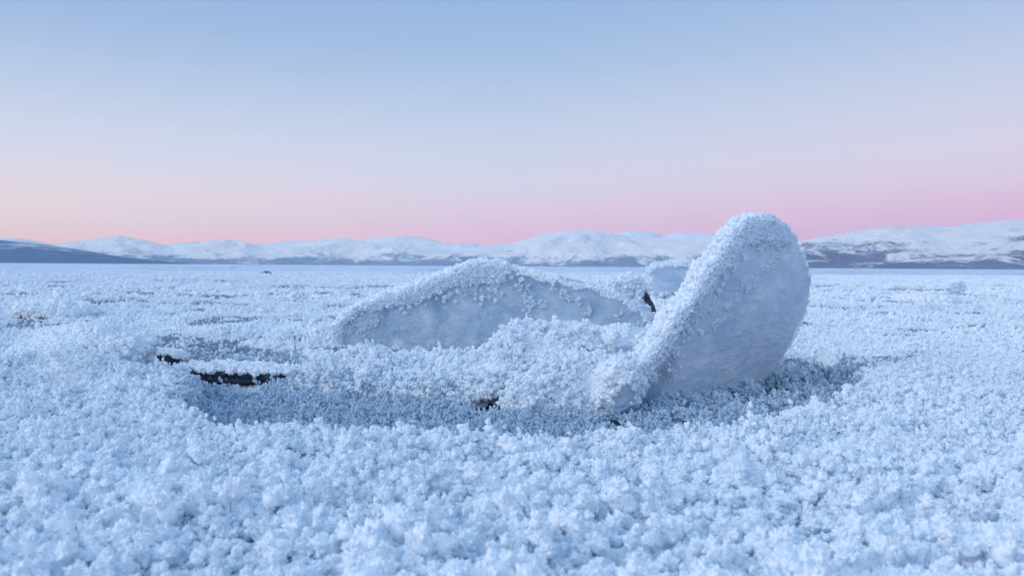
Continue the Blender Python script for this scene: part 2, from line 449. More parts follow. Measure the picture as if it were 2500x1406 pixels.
def clump(seed, tall, n1, n2, sub, flakes, fsize, core=.33, dmax=.33, mat=None):
    """a feathery tuft of hoar frost about 1 unit wide: a core, boughs on it, knobs on those and crystal flakes on all"""
    r = np.random.default_rng(seed)
    Vs, Fs, Ns, off = [], [], [], 0
    sv, sf = ICO[sub]
    lob = [(np.array([0, 0, .06]), core, 0, np.array([0, 0, 1.0]))]
    lean = r.normal(size=2) * .12
    for k in range(n1):
        a = 2 * math.pi * (k + r.uniform(-.3, .3)) / n1 * 1.618
        t = (k + .5) / n1
        hz = tall * (1.02 - t ** .8 * .98) * r.uniform(.75, 1.1)
        d = .07 + dmax * t ** .7 * r.uniform(.8, 1.15)
        c = np.array([math.cos(a) * d + lean[0] * hz, math.sin(a) * d + lean[1] * hz, hz])
        rad = r.uniform(.10, .17)
        dr = c - np.array([0, 0, .1]); dr /= np.linalg.norm(dr)
        lob.append((c, rad, 1, dr))
        for q in range(n2):
            w = dr * .8 + r.normal(size=3) * .75
            w /= np.linalg.norm(w)
            lob.append((c + w * rad * r.uniform(.75, 1.05), rad * r.uniform(.26, .5), 2, w))
    for c, rad, lv, ax in lob:
        n = 1 + .3 * fbm(sv[:, 0] * 2.2 + c[0] * 30, sv[:, 1] * 2.2 + c[1] * 30, sv[:, 2] * 2.2 + seed, seed=seed, octv=3)
        n = n + .16 * noise(sv[:, 0] * 6 + c[0] * 9, sv[:, 1] * 6 + c[1] * 9, sv[:, 2] * 6 + .5, seed + 5)
        u = sv * n[:, None]
        t_ = u @ ax
        st_ = (1.0, 1.25, 1.9)[lv]
        side = u - t_[:, None] * ax
        u = side * np.clip(1 - (0, .25, .5)[lv] * t_, .15, 1.5)[:, None] + (t_ * st_)[:, None] * ax
        v = u * rad + c
        Vs.append(v); Fs.append(sf + off); off += len(v)
        out = v - np.array([0, 0, -.12]); out /= np.linalg.norm(out, axis=1)[:, None]
        Ns.append(sv * .45 + out * .75)
        fl = flakes if lv else flakes // 2
        dirs = r.normal(size=(fl, 3)) + out.mean(0) * .6
        dirs /= np.linalg.norm(dirs, axis=1)[:, None]
        p = c + dirs * rad * r.uniform(.92, 1.15, (fl, 1))
        w = dirs + r.normal(size=dirs.shape) * .4
        w /= np.linalg.norm(w, axis=1)[:, None]
        s = np.cross(w, r.normal(size=dirs.shape))
        s /= np.linalg.norm(s, axis=1)[:, None]
        ln = r.uniform(.6, 1.5, (fl, 1)) * fsize
        q = np.stack([p - w * ln * .4, p + s * ln * .36, p + w * ln, p - s * ln * .36], 1).reshape(-1, 3)
        b = off + np.arange(fl)[:, None] * 4
        Fs.append(np.concatenate([b + [0, 1, 2], b + [0, 2, 3]]))
        Vs.append(q); off += len(q)
        out = q - np.array([0, 0, -.12]); out /= np.linalg.norm(out, axis=1)[:, None]
        Ns.append(np.repeat(dirs, 4, 0) * .4 + out * .8)
    V = np.vstack(Vs); F = np.vstack(Fs); Nn = np.vstack(Ns)
    Nn /= np.linalg.norm(Nn, axis=1)[:, None]
    me = bpy.data.meshes.new('frost_clump')
    me.vertices.add(len(V)); me.vertices.foreach_set('co', V.astype(np.float32).ravel())
    me.loops.add(F.size); me.loops.foreach_set('vertex_index', F.astype(np.int32).ravel())
    me.polygons.add(len(F)); me.polygons.foreach_set('loop_start', np.arange(0, F.size, 3, dtype=np.int32))
    me.polygons.foreach_set('use_smooth', np.ones(len(F), bool))
    me.update(calc_edges=True)
    me.materials.append(mat or M_FROST)
    return bpy.data.objects.new('frost_clump', me)          # never linked: only a source for the scatter
FINE = [clump(100 + i, .75 + .14 * (i % 4), 12, 9, 1, 20, .045, .30) for i in range(8)]
THIN = [clump(400 + i, .9 + .14 * (i % 3), 7, 4, 1, 12, .06, .2, mat=M_BLUEFROST) for i in range(6)]
SOFT = [clump(300 + i, .46 + .06 * (i % 3), 12, 2, 1, 12, .04, .40, .34) for i in range(6)]
MID = [clump(200 + i, .55 + .12 * (i % 3), 8, 4, 1, 14, .045) for i in range(6)]

def scatter_group(name, protos):
    g = bpy.data.node_groups.new(name, 'GeometryNodeTree')
    g.interface.new_socket('Geometry', in_out='INPUT', socket_type='NodeSocketGeometry')
    g.interface.new_socket('Geometry', in_out='OUTPUT', socket_type='NodeSocketGeometry')
    gi = g.nodes.new('NodeGroupInput'); go = g.nodes.new('NodeGroupOutput')
    j = g.nodes.new('GeometryNodeJoinGeometry')
    for p in protos:
        oi = g.nodes.new('GeometryNodeObjectInfo')
        oi.inputs['Object'].default_value = p
        oi.inputs['As Instance'].default_value = True
        g.links.new(oi.outputs['Geometry'], j.inputs[0])
    ip = g.nodes.new('GeometryNodeInstanceOnPoints')
    ip.inputs['Pick Instance'].default_value = True
    def attr(n, t):
        a = g.nodes.new('GeometryNodeInputNamedAttribute')
        a.data_type = t
        a.inputs['Name'].default_value = n
        return a.outputs[0]
    g.links.new(gi.outputs[0], ip.inputs['Points'])
    g.links.new(j.outputs[0], ip.inputs['Instance'])
    g.links.new(attr('variant', 'INT'), ip.inputs['Instance Index'])
    g.links.new(attr('turn', 'FLOAT_VECTOR'), ip.inputs['Rotation'])
    g.links.new(attr('size', 'FLOAT_VECTOR'), ip.inputs['Scale'])
    g.links.new(ip.outputs[0], go.inputs[0])
    return g
G_FINE = scatter_group('fine_frost_scatter', FINE)
G_MID = scatter_group('frost_scatter', MID)
G_SOFT = scatter_group('soft_frost_scatter', SOFT)
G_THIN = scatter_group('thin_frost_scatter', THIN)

def scatter(name, P, Nrm, S, group, nvar, tilt=.25, parent=None, seed=1):
    """points P with normals Nrm and sizes S (n,3): one frost object"""
    r = np.random.default_rng(seed)
    n = len(P)
    z = Nrm + r.normal(size=(n, 3)) * tilt
    z /= np.linalg.norm(z, axis=1)[:, None]
    a = r.normal(size=(n, 3))
    x = np.cross(a, z); x /= np.linalg.norm(x, axis=1)[:, None]
    y = np.cross(z, x)
    E = np.stack([np.arctan2(y[:, 2], z[:, 2]), np.arcsin(np.clip(-x[:, 2], -1, 1)), np.arctan2(x[:, 1], x[:, 0])], 1)
    me = bpy.data.meshes.new(name)
    off = np.array(parent.location) if parent else np.zeros(3)
    me.vertices.add(n)
    me.vertices.foreach_set('co', (P - off).astype(np.float32).ravel())
    for nm, t, d in (('turn', 'FLOAT_VECTOR', E), ('size', 'FLOAT_VECTOR', S)):
        at_ = me.attributes.new(nm, t, 'POINT')
        at_.data.foreach_set('vector', d.astype(np.float32).ravel())
    at_ = me.attributes.new('variant', 'INT', 'POINT')
    at_.data.foreach_set('value', r.integers(0, nvar, n).astype(np.int32))
    me.materials.append(M_FROST)
    o = bpy.data.objects.new(name, me)
    COL.objects.link(o)
    if parent: o.parent = parent
    md = o.modifiers.new('frost', 'NODES')
    md.node_group = group
    o['kind'] = 'stuff'
    return o

def ground_frost():
    def zone(y0, y1, sp_, size, seed, group, nv, name, flat=1.0):
        r = np.random.default_rng(seed)
        xm = .78 * y1 + .5
        nx, ny = int(2 * xm / sp_), int((y1 - y0) / sp_)
        X = -xm + (np.arange(nx)[:, None] + r.uniform(0, 1, (nx, ny))) * sp_
        Y = y0 + (np.arange(ny)[None, :] + r.uniform(0, 1, (nx, ny))) * sp_
        X, Y = X.ravel(), Y.ravel()
        k = np.abs(X) < .78 * Y + .5
        X, Y = X[k], Y[k]
        Z, B, fs = height(X, Y)
        big = fbm(X * 13, Y * 13, seed=71, octv=2) * .5 + .5
        shrink = 1 - .42 * sstep(1.0, 1.75, Y) if name == 'foreground_frost' else 1
        if y0 > 2.5: shrink = .72 + .5 * sstep(-.25, .3, fbm(X * .7, Y * 1.9, seed=19, octv=4))
        S = size * fs * shrink * (1 - .6 * sstep(24, 46, Y)) * (.68 + .6 * sstep(.3, .8, big)) * r.uniform(.75, 1.3, len(X))
        keep = (r.uniform(size=len(X)) > np.clip((B - .38) * 1.0, 0, .9)) & (fs > .12)
        pit_d = poly_sd(X, Y, PIT) if y0 < 3 and y1 < 4 else 1 + 0 * X
        if name == 'hollow_frost':
            S = .021 * r.uniform(.6, 1.4, len(X)) * (1 + .35 * sstep(.2, .9, X))
            keep = (pit_d < .02) & (B < .9) & (fs > .03) & (poly_sd(X, Y, HOLE) > .012) & (r.uniform(size=len(X)) < .85 - .66 * sstep(.1, .7, X))
            keep |= (poly_sd(X, Y, SLOT) < .02) & (B < .97) & (r.uniform(size=len(X)) < .50)
        else:
            keep &= (pit_d > -.02) | (r.uniform(size=len(X)) < .04 + .45 * sstep(-.13, -.03, pit_d) + (.38 if name == 'low_frost' else .1) * sstep(.15, .7, X))
            if y0 < 1: S = S * (1 + .45 * (fs < .8) * (name == 'low_frost'))
        X, Y, Z, S = X[keep], Y[keep], Z[keep], S[keep]
        P = np.stack([X, Y, Z - .08 * S], 1)
        nr = np.tile([[-.28, -.05, 1.0]], (len(P), 1))
        SS = np.stack([S, S, S * flat * r.uniform(.8, 1.4, len(S))], 1)
        o = scatter(name, P, nr, SS, group, nv, .3, seed=seed)
        tag(o, label[name], 'frost')
    label = {'hollow_frost': 'tiny frost crystals dotting the blue ice floor of the hollow',
             'low_frost': 'short fine frost crystals between the bigger tufts near the camera',
             'foreground_frost': 'tall fluffy tufts of white hoar frost carpeting the ice in the foreground',
             'midground_frost': 'low hoar frost crystals carpeting the ice round and behind the upturned slabs',
             'background_frost': 'thin rough frost on the distant ice in front of the far shore'}
    zone(.45, 2.9, .0165, .028, 11, G_FINE, 8, 'low_frost')
    zone(.45, 2.9, .031, .060, 14, G_FINE, 8, 'foreground_frost', .85)
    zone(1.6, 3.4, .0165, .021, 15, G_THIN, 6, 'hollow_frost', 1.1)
    zone(2.9, 8, .027, .042, 12, G_MID, 6, 'midground_frost', .9)
    zone(8, 48, .08, .095, 13, G_MID, 6, 'background_frost', .5)
ground_frost()

# ------------------------------------------------------------------ ice slabs
def slab_mesh(outline, P0, d, lean, T, seed, K=60, NT=300, bulge=0.0, rough=.003):
    """outline in photo pixels cut onto a leaning plane through P0; d = base direction, lean = normal tipped below the level.
    Returns vertices, faces, camera-side normal."""
    d = np.array([d[0], d[1], 0.0]); d /= np.linalg.norm(d)
    nh = np.array([d[1], -d[0], 0.0])                  # horizontal, towards the camera
    n = nh * math.cos(lean) + np.array([0, 0, -1.0]) * math.sin(lean)
    e2 = nh * math.sin(lean) + np.array([0, 0, 1.0]) * math.cos(lean)
    O = np.array([0, 0, CAMZ])
    pl = smooth_poly(outline, 1)
    v = ray(pl[:, 0], pl[:, 1])
    t = ((P0 - O) @ n) / (v @ n)
    Q = O + v * t[:, None] - P0
    s, u = Q @ d, Q @ e2
    cs, cu = (s.min() + s.max()) / 2, (u.min() + u.max()) / 2
    ang = np.arctan2(u - cu, s - cs)
    rad = np.hypot(s - cs, u - cu)
    o = np.argsort(ang)
    ang, rad = ang[o], rad[o]
    th = np.linspace(-math.pi, math.pi, NT, endpoint=False)
    rd = np.interp(th, np.concatenate([ang - 2 * math.pi, ang, ang + 2 * math.pi]), np.tile(rad, 3))
    ct, sn = np.cos(th), np.sin(th)
    rd = rd * (1 + .018 * fbm(ct * 5, sn * 5, seed=seed) + .016 * fbm(ct * 16, sn * 16, seed=seed + 3, octv=3))
    rings = []
    for k in range(1, K + 1):
        f = k / K
        rings.append((f * (rd - .012), .0 + bulge * (1 - f * f)))
    for q in (.35, .75, 1.0):
        rings.append((rd - .012 + .012 * math.sin(q * math.pi / 2), -.012 * (1 - math.cos(q * math.pi / 2)) * np.ones(NT)))
    for q in (.2, .35, .5, .65, .8):
        rings.append((rd * (1 - .02 * math.sin(q * math.pi)), -.012 - (T - .024) * q * np.ones(NT)))
    for q in (0, .5, 1.0):
        rings.append((rd - .012 * q, -T + .012 * (1 - q)))
    for k in range(K // 2 - 1, 0, -1):
        rings.append((k / (K // 2) * (rd - .012), -T))
    V = []
    for r_, w in rings:
        w = np.broadcast_to(w, (NT,))
        V.append(P0 + (cs + r_ * ct)[:, None] * d + (cu + r_ * sn)[:, None] * e2 + w[:, None] * n)
    V = np.array(V)
    nr = len(rings)
    V = V.reshape(-1, 3)
    i = np.arange(nr - 1)[:, None] * NT
    j = np.arange(NT)[None, :]
    F = np.stack([i + j, i + NT + j, i + NT + (j + 1) % NT, i + (j + 1) % NT], -1).reshape(-1, 4)
    cf = P0 + cs * d + cu * e2 + bulge * n
    cb = P0 + cs * d + cu * e2 - T * n
    V = np.vstack([V, cf, cb])
    jj = np.arange(NT)
    capf = np.stack([np.full(NT, len(V) - 2), jj, (jj + 1) % NT, (jj + 1) % NT], 1)
    base = (nr - 1) * NT
    capb = np.stack([np.full(NT, len(V) - 1), base + (jj + 1) % NT, base + jj, base + jj], 1)
    disp = rough * fbm(V[:, 0] * 14, V[:, 1] * 14, V[:, 2] * 22, seed=seed + 9, octv=5) + 3 * rough * fbm(V[:, 0] * 3.5, V[:, 1] * 3.5, V[:, 2] * 3.5, seed=seed + 12, octv=3)
    V = V + disp[:, None] * n
    tri = np.vstack([F[:, [0, 1, 2]], F[:, [0, 2, 3]], capf[:, :3], capb[:, :3]])
    return V, tri, n
def tri_data(V, T):
    a, b, c = V[T[:, 0]], V[T[:, 1]], V[T[:, 2]]
    nr = np.cross(b - a, c - a)
    A = np.linalg.norm(nr, axis=1)
    return (a + b + c) / 3, nr / np.maximum(A, 1e-12)[:, None], A / 2
def sample(V, T, w, n, seed, outward=None):
    r = np.random.default_rng(seed)
    c, nr, A = tri_data(V, T)
    ctr = V.mean(0)
    if outward is None: outward = np.sign(np.sum(nr * (c - ctr)))
    nr = nr * outward
    p = A * w
    idx = r.choice(len(T), n, p=p / p.sum())
    u, v = r.uniform(size=(2, n))
    s = np.sqrt(u)
    P = V[T[idx, 0]] * (1 - s)[:, None] + V[T[idx, 1]] * (s * (1 - v))[:, None] + V[T[idx, 2]] * (s * v)[:, None]
    return P, nr[idx]
def line_d(px, py, L_):
    L_ = np.asarray(L_, float)
    d = np.full(px.shape, 1e9)
    for a, b in zip(L_[:-1], L_[1:]):
        e = b - a
        t = np.clip(((px - a[0]) * e[0] + (py - a[1]) * e[1]) / (e @ e), 0, 1)
        d = np.minimum(d, np.hypot(px - a[0] - t * e[0], py - a[1] - t * e[1]))
    return d

def coat(name, V, T, weight, n, size, seed, parent, nrm_add=(0, 0, .4), tilt=.3, flat=1.0, group=None, nv=6, outward=None):
    P, nr = sample(V, T, weight, n, seed, outward)
    r = np.random.default_rng(seed + 1)
    S = size * r.uniform(.55, 1.35, n)
    return scatter(name, P, nr + np.array(nrm_add), np.stack([S, S, S * flat], 1), group or G_SOFT, nv, tilt, parent, seed + 2)

# --- tall slab standing on edge, right
def leaning_slab():
    g = ground_pt(1535, 990, -.04)
    P0 = np.array([g[0], g[1], -.045])
    g2 = ground_pt(1890, 925, -.04)
    out = [(1530, 1000), (1545, 940), (1590, 860), (1645, 778), (1702, 705), (1722, 655), (1752, 630), (1778, 590), (1800, 556), (1835, 534), (1885, 530), (1930, 566), (1960, 615), (1985, 678),
           (1978, 735), (1950, 805), (1920, 850), (1885, 925), (1800, 962), (1700, 990), (1600, 1015)]
    V, T, n = slab_mesh(out, P0, g2 - g, R(6), .055, 5, bulge=.012)
    root = empty('leaning_ice_slab', (*P0[:2], -.04))
    tag(root, 'tall pale blue ice slab standing on edge with thick frost down its left rim, higher than the hills', 'ice slab', 'upturned ice slabs')
    mesh_obj('ice_body', V, T, M_ICE2, root)
    c, nr, A = tri_data(V, T)
    px, py = project(c)
    outw = 1 if np.sum(nr @ n * (((c - V.mean(0)) @ n) > 0)) > 0 else -1
    nr = nr * outw
    face = nr @ n
    nz = fbm(px / 28, py / 28, seed=81)
    LE = [(1525, 1000), (1600, 850), (1700, 700), (1790, 575), (1850, 530), (1925, 560)]
    dl = line_d(px, py, LE)
    # thick rime on the broken edge and the upper side
    LR = [(1850, 530), (1925, 560), (1960, 620), (1978, 690), (1965, 770), (1940, 850), (1885, 925), (1700, 990), (1600, 1015)]
    dr_ = line_d(px, py, LR)
    right = (face > -.6) & (dr_ < dl) | (px > 1900)
    w = np.where((face < .6) & ~right, 1.0, 0.0)
    coat('rime_crust', V, T, w, 4200, .025, 300, root, (-.3, -.2, .2), .35, outward=outw)
    coat('edge_frost', V, T, np.where((face < .6) & right & (py < 900), 1.0, 0.0), 2400, .019, 305, root, (.1, 0, .1), .4, outward=outw)
    # frost creeping over the face from the rim
    band = np.where(px < 1800, 26 + 22 * nz, 22 + 20 * nz)
    band = band + 40 * sstep(640, 560, py)
    fine = fbm(px / 7, py / 7, seed=88, octv=3)
    wf = (face > .6) * (py < 930) * (px < 1925) * (sstep(1.0, .55, dl / np.maximum(band, 4)) + .08 * sstep(2.6, .8, dl / np.maximum(band, 4)) * (fine > .12))
    coat('rim_frost', V, T, wf, 2300, .017, 310, root, (-.2, 0, .1), .4, group=G_FINE, nv=8, outward=outw)
    # fine upright ice ribs on the lower left of the face
    rv, rf = [], []
    for k in range(17):
        x1, y1 = 1586 + 4.4 * k, 1000 - 6.6 * k
        ln = 34 + 12 * math.sin(k * 1.7)
        ends = ray(np.array([x1, x1 - ln * .52]), np.array([y1, y1 - ln]))
        tt = ((P0 + .014 * n - np.array([0, 0, CAMZ])) @ n) / (ends @ n)
        e = np.array([0, 0, CAMZ]) + ends * tt[:, None]
        a_ = e[1] - e[0]
        sx = np.cross(a_, n); sx /= np.linalg.norm(sx)
        for q in range(7):
            f_ = q / 6
            w_ = .0022 * math.sin(math.pi * (f_ * .9 + .05)) + .0002
            for ph in range(5):
                rv.append(e[0] + a_ * f_ + (sx * math.cos(ph * 1.2566) + n * math.sin(ph * 1.2566)) * w_)
        b0 = k * 35
        for q in range(6):
            for ph in range(5):
                rf.append((b0 + q * 5 + ph, b0 + q * 5 + (ph + 1) % 5, b0 + q * 5 + 5 + (ph + 1) % 5, b0 + q * 5 + 5 + ph))
    mesh_obj('ice_ribs', rv, rf, M_ICE2, root)
    # streak and spots of frost on the face
    SP = [(1895, 620, 14), (1880, 645, 12), (1860, 665, 10), (1845, 690, 9), (1825, 705, 8), (1800, 725, 8), (1780, 745, 7), (1772, 750, 7), (1748, 790, 10), (1716, 765, 9), (1690, 775, 9), (1695, 800, 8),
          (1668, 800, 8), (1672, 830, 7), (1645, 865, 9), (1638, 885, 9), (1637, 905, 8), (1638, 920, 7), (1740, 735, 6), (1735, 755, 6), (1910, 605, 10), (1812, 690, 6), (1905, 560, 20), (1870, 575, 22)]
    ws = np.zeros(len(px))
    for x, y, r_ in SP:
        ws = np.maximum(ws, sstep(1.25, .5, np.hypot((px - x) * 1.1 + (py - y) * .35, (py - y) * .62) / r_ + .9 * fbm(px / 9, py / 9, seed=83) + .3 * nz))
    ws = ws * (face > .6)
    coat('face_frost', V, T, ws, 1100, .0078, 320, root, (-.1, 0, .2), .5, group=G_FINE, nv=8, outward=outw)
leaning_slab()

# --- broad slab lying tilted, left
def broad_slab():
    g = ground_pt(1180, 862, 0.0)
    P0 = np.array([g[0], g[1], 0.0])
    out = [(822, 800), (830, 775), (880, 745), (950, 722), (1030, 695), (1100, 668), (1150, 650), (1200, 645), (1260, 660), (1350, 682), (1450, 700), (1510, 722), (1560, 760), (1600, 800),
           (1625, 850), (1600, 880), (1480, 885), (1300, 880), (1160, 868), (1000, 870), (900, 862), (850, 852), (826, 830)]
    V, T, n = slab_mesh(out, P0, (1, -.10), R(10), .075, 15, bulge=-.01, rough=.004)
    root = empty('broad_ice_slab', (*P0[:2], 0))
    tag(root, 'broad grey blue ice slab lying tilted left of the tallest slab, frost hanging along its upper rim', 'ice slab', 'upturned ice slabs')
    mesh_obj('ice_body', V, T, M_ICE, root)
    c, nr, A = tri_data(V, T)
    px, py = project(c)
    outw = 1 if np.sum(nr @ n * (((c - V.mean(0)) @ n) > 0)) > 0 else -1
    nr = nr * outw
    face = nr @ n
    nz = fbm(px / 22, py / 22, seed=91)
    w = np.where(face < .6, 1.0, 0.0) * np.where(py > 840, .2, 1)
    leftp = px < 1235
    coat('rime_crust', V, T, w * leftp, 3000, .032, 400, root, (0, -.1, .5), .35, outward=outw)
    coat('thin_rime', V, T, w * ~leftp * sstep(0, .3, fbm(px / 40, py / 40, seed=6) + .25), 2000, .018, 405, root, (0, -.1, .5), .35, outward=outw)
    TOP = [(826, 830), (824, 790), (880, 747), (950, 722), (1030, 695), (1100, 668), (1150, 650), (1200, 645)]
    TOPR = [(1200, 645), (1260, 660), (1350, 682), (1450, 700), (1510, 722), (1560, 760), (1600, 800)]
    band = 10 + 26 * sstep(860, 1000, px) + 14 * nz + 16 * sstep(1120, 1170, px)
    fine = fbm(px / 7, py / 7, seed=98, octv=3)
    dt = line_d(px, py, TOP) / np.maximum(band, 4)
    wf = (face > .6) * (sstep(1.0, .6, dt) + .07 * sstep(2.4, .8, dt) * (fine > .12))
    coat('rim_frost', V, T, wf, 2300, .021, 410, root, (0, -.2, 0), .4, group=G_FINE, nv=8, outward=outw)
    wr = np.where((face > .6) & (line_d(px, py, TOPR) < 7 + 12 * nz), 1.0, 0.0)
    coat('edge_frost', V, T, wr, 600, .013, 420, root, (0, -.1, .2), .4, outward=outw)
    SP = [(1288, 735, 14), (1300, 745, 12), (1325, 742, 11), (1292, 772, 9), (1222, 718, 7), (1195, 722, 4), (1215, 680, 6), (1245, 690, 5), (1265, 700, 6), (1290, 700, 4), (1375, 712, 10), (1392, 725, 8), (1415, 735, 9),
          (1350, 705, 6), (1440, 760, 8), (1510, 770, 8), (1140, 700, 22), (1155, 715, 12), (890, 795, 14), (870, 780, 12), (915, 775, 12), (850, 805, 10), (1560, 800, 12)]
    ws = np.zeros(len(px))
    for x, y, r_ in SP:
        ws = np.maximum(ws, sstep(1.25, .5, np.hypot(px - x, (py - y) * .8) / r_ + .9 * fbm(px / 9, py / 9, seed=93) + .3 * nz))
    coat('face_frost', V, T, ws * (face > .6), 1000, .009, 430, root, (0, -.1, .1), .4, group=G_FINE, nv=8, outward=outw)
broad_slab()

# --- rough frosted blocks
def block_mesh(c, radii, rotz, tilt, seed, amp=.18, sub=None, power=2.6):
    sv, sf = ICO_B
    p = np.sign(sv) * np.abs(sv) ** (2 / power)
    nz = 1 + amp * fbm(sv[:, 0] * 1.8 + seed, sv[:, 1] * 1.8, sv[:, 2] * 1.8 + .3, seed=seed, octv=4)
    p = p * nz[:, None] * np.array(radii)
    ct, s_ = math.cos(tilt), math.sin(tilt)
    p = np.stack([p[:, 0] * ct - p[:, 2] * s_, p[:, 1], p[:, 0] * s_ + p[:, 2] * ct], 1)
    cr, sr = math.cos(rotz), math.sin(rotz)
    p = np.stack([p[:, 0] * cr - p[:, 1] * sr, p[:, 0] * sr + p[:, 1] * cr, p[:, 2]], 1)
    return p + np.array(c), sf
ICO_B = icosphere(5)
def block(name, label, cat, c, radii, rotz, tilt, seed, n, size, mat=None, wfun=None, body='ice_body', amp=.18, group=None, grp=None, power=2.6):
    V, T = block_mesh(c, radii, rotz, tilt, seed, amp, power=power)
    root = empty(name, (c[0], c[1], max(-.05, c[2] - radii[2])))
    tag(root, label, cat, grp)
    mesh_obj(body, V, T, mat or M_ICE2, root)
    cc, nr, A = tri_data(V, T)
    outw = np.sign(np.sum(nr * (cc - V.mean(0))))
    nr = nr * outw
    px, py = project(cc)
    w = (nr[:, 2] > -.45).astype(float) if wfun is None else wfun(cc, nr, px, py)
    coat('frost_coat', V, T, w, n, size, seed * 7, root, (0, -.1, .5), .3, outward=outw)
    return root
def tilted_block(label, outline, base, z0, d, lean, T_, seed, n, size, wf):
    g = ground_pt(*base, z0)
    P0 = np.array([g[0], g[1], z0])
    V, T, nn = slab_mesh(outline, P0, d, lean, T_, seed, K=40, NT=220, bulge=.015, rough=.013)
    root = empty('frosted_ice_block', (P0[0], P0[1], z0))
    tag(root, label, 'ice block', 'frosted ice blocks between the slabs')
    mesh_obj('ice_body', V, T, M_ICE2, root)
    c, nr, A = tri_data(V, T)
    px, py = project(c)
    outw = 1 if np.sum(nr @ nn * (((c - V.mean(0)) @ nn) > 0)) > 0 else -1
    nr = nr * outw
    coat('frost_coat', V, T, wf(nr, px, py), n, size, seed * 9, root, (0, -.15, .4), .35, outward=outw)
    coat('frost_tufts', V, T, wf(nr, px, py) * sstep(-.3, .5, fbm(px / 30, py / 30, seed=seed)), n // 6, size * 1.25, seed * 9 + 4, root, (0, -.15, .6), .4, group=G_FINE, nv=8, outward=outw)
tilted_block('low ice block in bright hoar frost before the broad slab, above the dark hole',
             [(1150, 975), (1150, 925), (1185, 865), (1235, 822), (1310, 808), (1370, 795), (1440, 800), (1460, 840), (1450, 880), (1400, 895), (1340, 915), (1270, 940), (1215, 965)],
             (1190, 975), -.03, (1, .12), -R(42), .06, 21, 2900, .031, lambda n, px, py: (n[:, 2] > -.45) * 1.0)
tilted_block('frost buried block wedged against the foot of the tallest slab, right of the dark hole',
             [(1238, 992), (1245, 965), (1300, 915), (1380, 898), (1460, 872), (1530, 885), (1560, 930), (1545, 975), (1500, 1003), (1400, 1008), (1300, 1004)],
             (1400, 1008), -.045, (1, .05), -R(40), .06, 22, 2900, .030, lambda n, px, py: (n[:, 2] > -.45) * 1.0)
p = at(1530, 850, 2.95)
block('snow_drift', 'smooth white snow packed in the gap between the broad slab and the tallest slab', 'snow drift', p, (.16, .16, .07), .5, .1, 23, 500, .022,
      wfun=lambda c, n, px, py: (n[:, 2] > -.2) * sstep(-.1, .3, fbm(px / 40, py / 40, seed=5)))
p = at(1500, 950, 2.33)
block('ice_chunk', 'glassy ice chunk with frosted top at the left foot of the tallest slab', 'ice chunk', p, (.055, .06, .075), .3, -.3, 24, 420, .022,
      wfun=lambda c, n, px, py: (n[:, 2] > .1) * 1.0)

# --- slabs behind
def back_slab():
    Y = 5.2
    P0 = at(1640, 706, Y); z0 = P0[2]
    out = [(1592, 655), (1640, 651), (1690, 648), (1700, 670), (1692, 705), (1640, 716), (1594, 722), (1590, 680)]
    V, T, n = slab_mesh(out, P0, (1, .1), R(8), .09, 25, K=30, NT=160)
    root = empty('small_ice_slab', (P0[0], P0[1], 0))
    tag(root, 'small square faced pale ice slab standing behind the tallest slab, frost on top', 'ice slab', 'upturned ice slabs')
    mesh_obj('ice_body', V, T, M_ICE2, root)
    c, nr, A = tri_data(V, T)
    px, py = project(c)
    outw = 1 if np.sum(nr @ n * (((c - V.mean(0)) @ n) > 0)) > 0 else -1
    nr = nr * outw
    w = np.where((nr @ n) < .6, 1.0, 0.0) * (1 + 5 * (px > 1640) * (py < 665))
    coat('rime_crust', V, T, w, 1300, .034, 500, root, (-.1, 0, .6), .3, group=G_MID, nv=6, outward=outw)
back_slab()
p = at(1545, 722, 4.2)
def thin_slab(name, label, cat, outline, Y, d, lean, T_, seed, n, size, wf, mat, foot):
    P0 = at(foot[0], foot[1], Y)
    V, T, nn = slab_mesh(outline, P0, d, lean, T_, seed, K=30, NT=160, rough=.005)
    root = empty(name, (P0[0], P0[1], P0[2]))
    tag(root, label, cat)
    mesh_obj('ice_body', V, T, mat, root)
    c, nr, A = tri_data(V, T)
    px, py = project(c)
    outw = 1 if np.sum(nr @ nn * (((c - V.mean(0)) @ nn) > 0)) > 0 else -1
    coat('frost_coat', V, T, wf(nr * outw, px, py), n, size, seed * 9, root, (-.1, -.1, .4), .35, group=G_MID, nv=6, outward=outw)
thin_slab('ice_shard', 'frosted ice shard with a dark bare lower edge, in the gap behind both big slabs', 'ice shard',
          [(1440, 712), (1480, 695), (1520, 686), (1545, 676), (1565, 686), (1588, 725), (1608, 770), (1560, 780), (1500, 760), (1450, 735)], 4.1, (1, .3), -R(15), .07, 31, 620, .042,
          lambda n, px, py: ((px < 1556 + .45 * (py - 700) + 9 * fbm(px / 9, py / 9, seed=4)) | (py < 712)) * 1.0, M_DARKICE, (1560, 775))
p = at(1640, 730, 4.9)
block('snow_hummock', 'low frosted hummock below the small square ice slab', 'hummock', (p[0], p[1], .02), (.30, .2, .13), 0, 0, 32, 900, .045)
thin_slab('ice_chunk', 'white ice chunk standing alone far out on the right, dark gap beside it', 'ice chunk',
          [(2312, 708), (2322, 694), (2340, 688), (2352, 685), (2357, 696), (2362, 708)], 8.4, (1, .2), -R(10), .06, 33, 160, .022, lambda n, px, py: 1.0 + 0 * px, M_ICE2, (2340, 708))
p = at(2262, 702, 8.6)
block('snow_hummock', 'low smooth white hummock far out on the right, left of the lone ice chunk', 'hummock', (p[0], p[1], .02), (.33, .2, .05), 0, -.03, 34, 500, .05)
